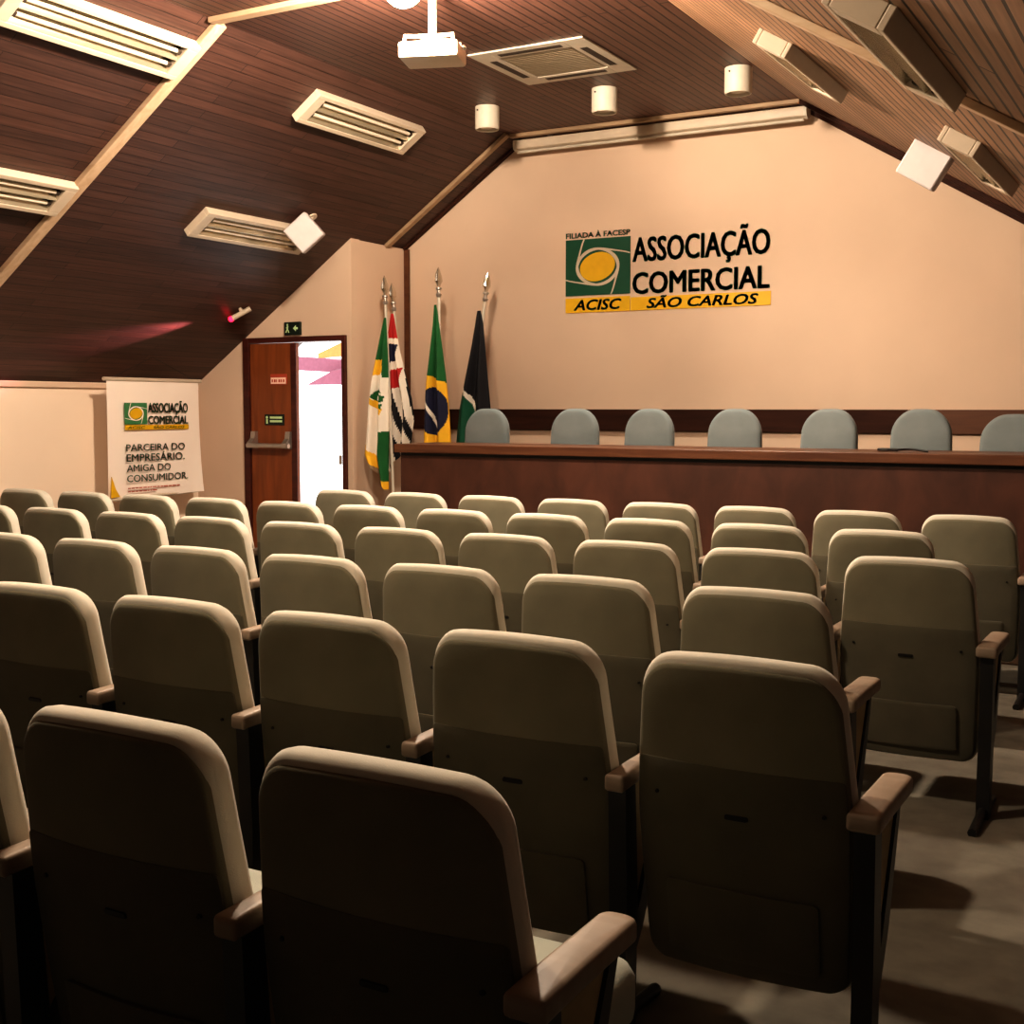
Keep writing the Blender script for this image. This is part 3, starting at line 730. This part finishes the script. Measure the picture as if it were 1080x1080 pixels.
P = thing('ceiling_projector', 'white projector hanging from a ceiling pole at the top of the room', 'projector', (-3.70, 5.68, 3.33), .35)
b = BM(); box(b, -.16, .16, -.12, .12, -.05, .035, .015); bd = obj('body', b, M['white'], P, smooth=40)
b = BM(); lathe(b, [(.0, .0), (.036, 0), (.036, .03), (.028, .03), (.0, .022)], 18, Matrix.Translation((.06, .12, -.005)) @ Rx(-PI/2)); obj('lens', b, M['black'], bd, smooth=40)
b = BM()
for k in range(6): box(b, -.13+k*.018, -.12+k*.018, -.1225, -.119, -.03, .015)
obj('vent', b, M['slot'], bd)
b = BM(); tube(b, [(0, 0, .085), (0, 0, CZ-3.33-.012)], .022, 14); obj('pole', b, M['white'], P, smooth=50)
b = BM(); lathe(b, [(0, 0), (.06, 0), (.06, .012), (0, .012)], 20, Matrix.Translation((0, 0, CZ-3.33-.012))); obj('ceiling_flange', b, M['white'], P, smooth=40)
b = BM(); box(b, -.06, .06, -.05, .05, .07, .085, .003)
for x, y in ((-.13, -.09), (.13, -.09), (-.13, .09), (.13, .09)): tube(b, [(x*.4, y*.4, .077), (x, y, .065), (x, y, .035)], .011, 8)
obj('mount_bracket', b, M['white'], P, smooth=45)
for x in (.185, -.185):
    b = BM(); lathe(b, [(0, 0), (.014, .003), (.016, .015), (.01, .025), (0, .026)], 12, Matrix.Translation((x*.84, 0, .02)) @ Ry(math.copysign(PI/2, x))); obj('knob', b, M['chrome'], bd, smooth=50)

Bu = thing('ceiling_lamp', 'lit warm globe bulb on the flat ceiling above the projector', 'lamp', (-3.60, 5.26, CZ))
b = BM(); lathe(b, [(0, 0), (.05, 0), (.05, -.02), (.025, -.035), (.022, -.06), (0, -.06)], 20); obj('lamp_holder', b, M['white'], Bu, smooth=40)
b = BM(); bmesh.ops.create_uvsphere(b, u_segments=20, v_segments=12, radius=.10)
for v in b.verts: v.co.z -= .135
obj('bulb', b, M['bulb'], Bu, smooth=80)

Rt = thing('emergency_lamp', 'small white tubular lamp with a glowing red tip on the left slope', 'lamp'); Rt.matrix_world = on_left(-7.14, 7.97)
b = BM(); tube(b, [(-.085, .05, .045), (.06, -.035, .045)], .022, 12); tube(b, [(-.02, .012, 0), (-.02, .012, .03)], .015, 8); obj('lamp_body', b, M['white'], Rt, smooth=45)
b = BM(); tube(b, [(.0605, -.0355, .045), (.082, -.048, .045), (.09, -.053, .045)], [.023, .022, .01], 12); obj('red_tip', b, M['red_glow'], Rt, smooth=45)

# ------------------------------------------------------------------ light
def light(name, kind, loc, power, col, **kw):
    l = bpy.data.lights.new(name, kind); l.energy = power; l.color = col
    for k, v in kw.items(): setattr(l, k, v)
    o = bpy.data.objects.new(name, l); C.objects.link(o); o.location = loc; return o
light('rear_left_lamp', 'POINT', (-2.9, 2.48, 3.45), 180, (1, .82, .6), shadow_soft_size=.12)
for x, y in ((-4.785, 8.08), (-3.805, 8.03), (-2.815, 7.98)):
    light('wall_wash_fill', 'SPOT', (x, y, CZ-.17), 92, (1, .86, .68), spot_size=math.radians(118), spot_blend=1., shadow_soft_size=.06)  # added fill inside the downlights to brighten the lower front wall
light('cool_rear_fill', 'POINT', (.3, -1.4, 2.2), 14, (.42, .58, 1.), shadow_soft_size=.3)  # added bluish fill behind the camera, no lamp known there
rp = on_left(-7.14, 7.97) @ Vector((.1, -.08, .075)); rt_ = on_left(-7.80, 6.3) @ Vector((0, 0, .0))
rl = light('red_beam', 'SPOT', rp, 260, (1, .3, .36), spot_size=math.radians(24), spot_blend=.9, shadow_soft_size=.01)
rl.rotation_euler = (rt_-rp).to_track_quat('-Z', 'Y').to_euler()

w = bpy.data.worlds.new('overcast_outside'); bpy.context.scene.world = w; w.use_nodes = True
bg = w.node_tree.nodes['Background']; bg.inputs['Color'].default_value = (1, .97, .96, 1); bg.inputs['Strength'].default_value = 3.

# ------------------------------------------------------------------ camera
cam = bpy.data.cameras.new('camera'); co = bpy.data.objects.new('camera', cam); C.objects.link(co)
cam.sensor_width = 36; cam.sensor_fit = 'HORIZONTAL'; cam.lens = 36*1309.3/1080; cam.clip_start = .02
co.location = (0, 0, 1.45)
co.rotation_euler = (Rz(math.radians(29.5)) @ Rx(PI/2-math.radians(4.76)) @ Rz(math.radians(.05))).to_euler()
s = bpy.context.scene; s.camera = co
s.view_settings.view_transform = 'Standard'; s.view_settings.look = 'Medium High Contrast'; s.view_settings.exposure = .35
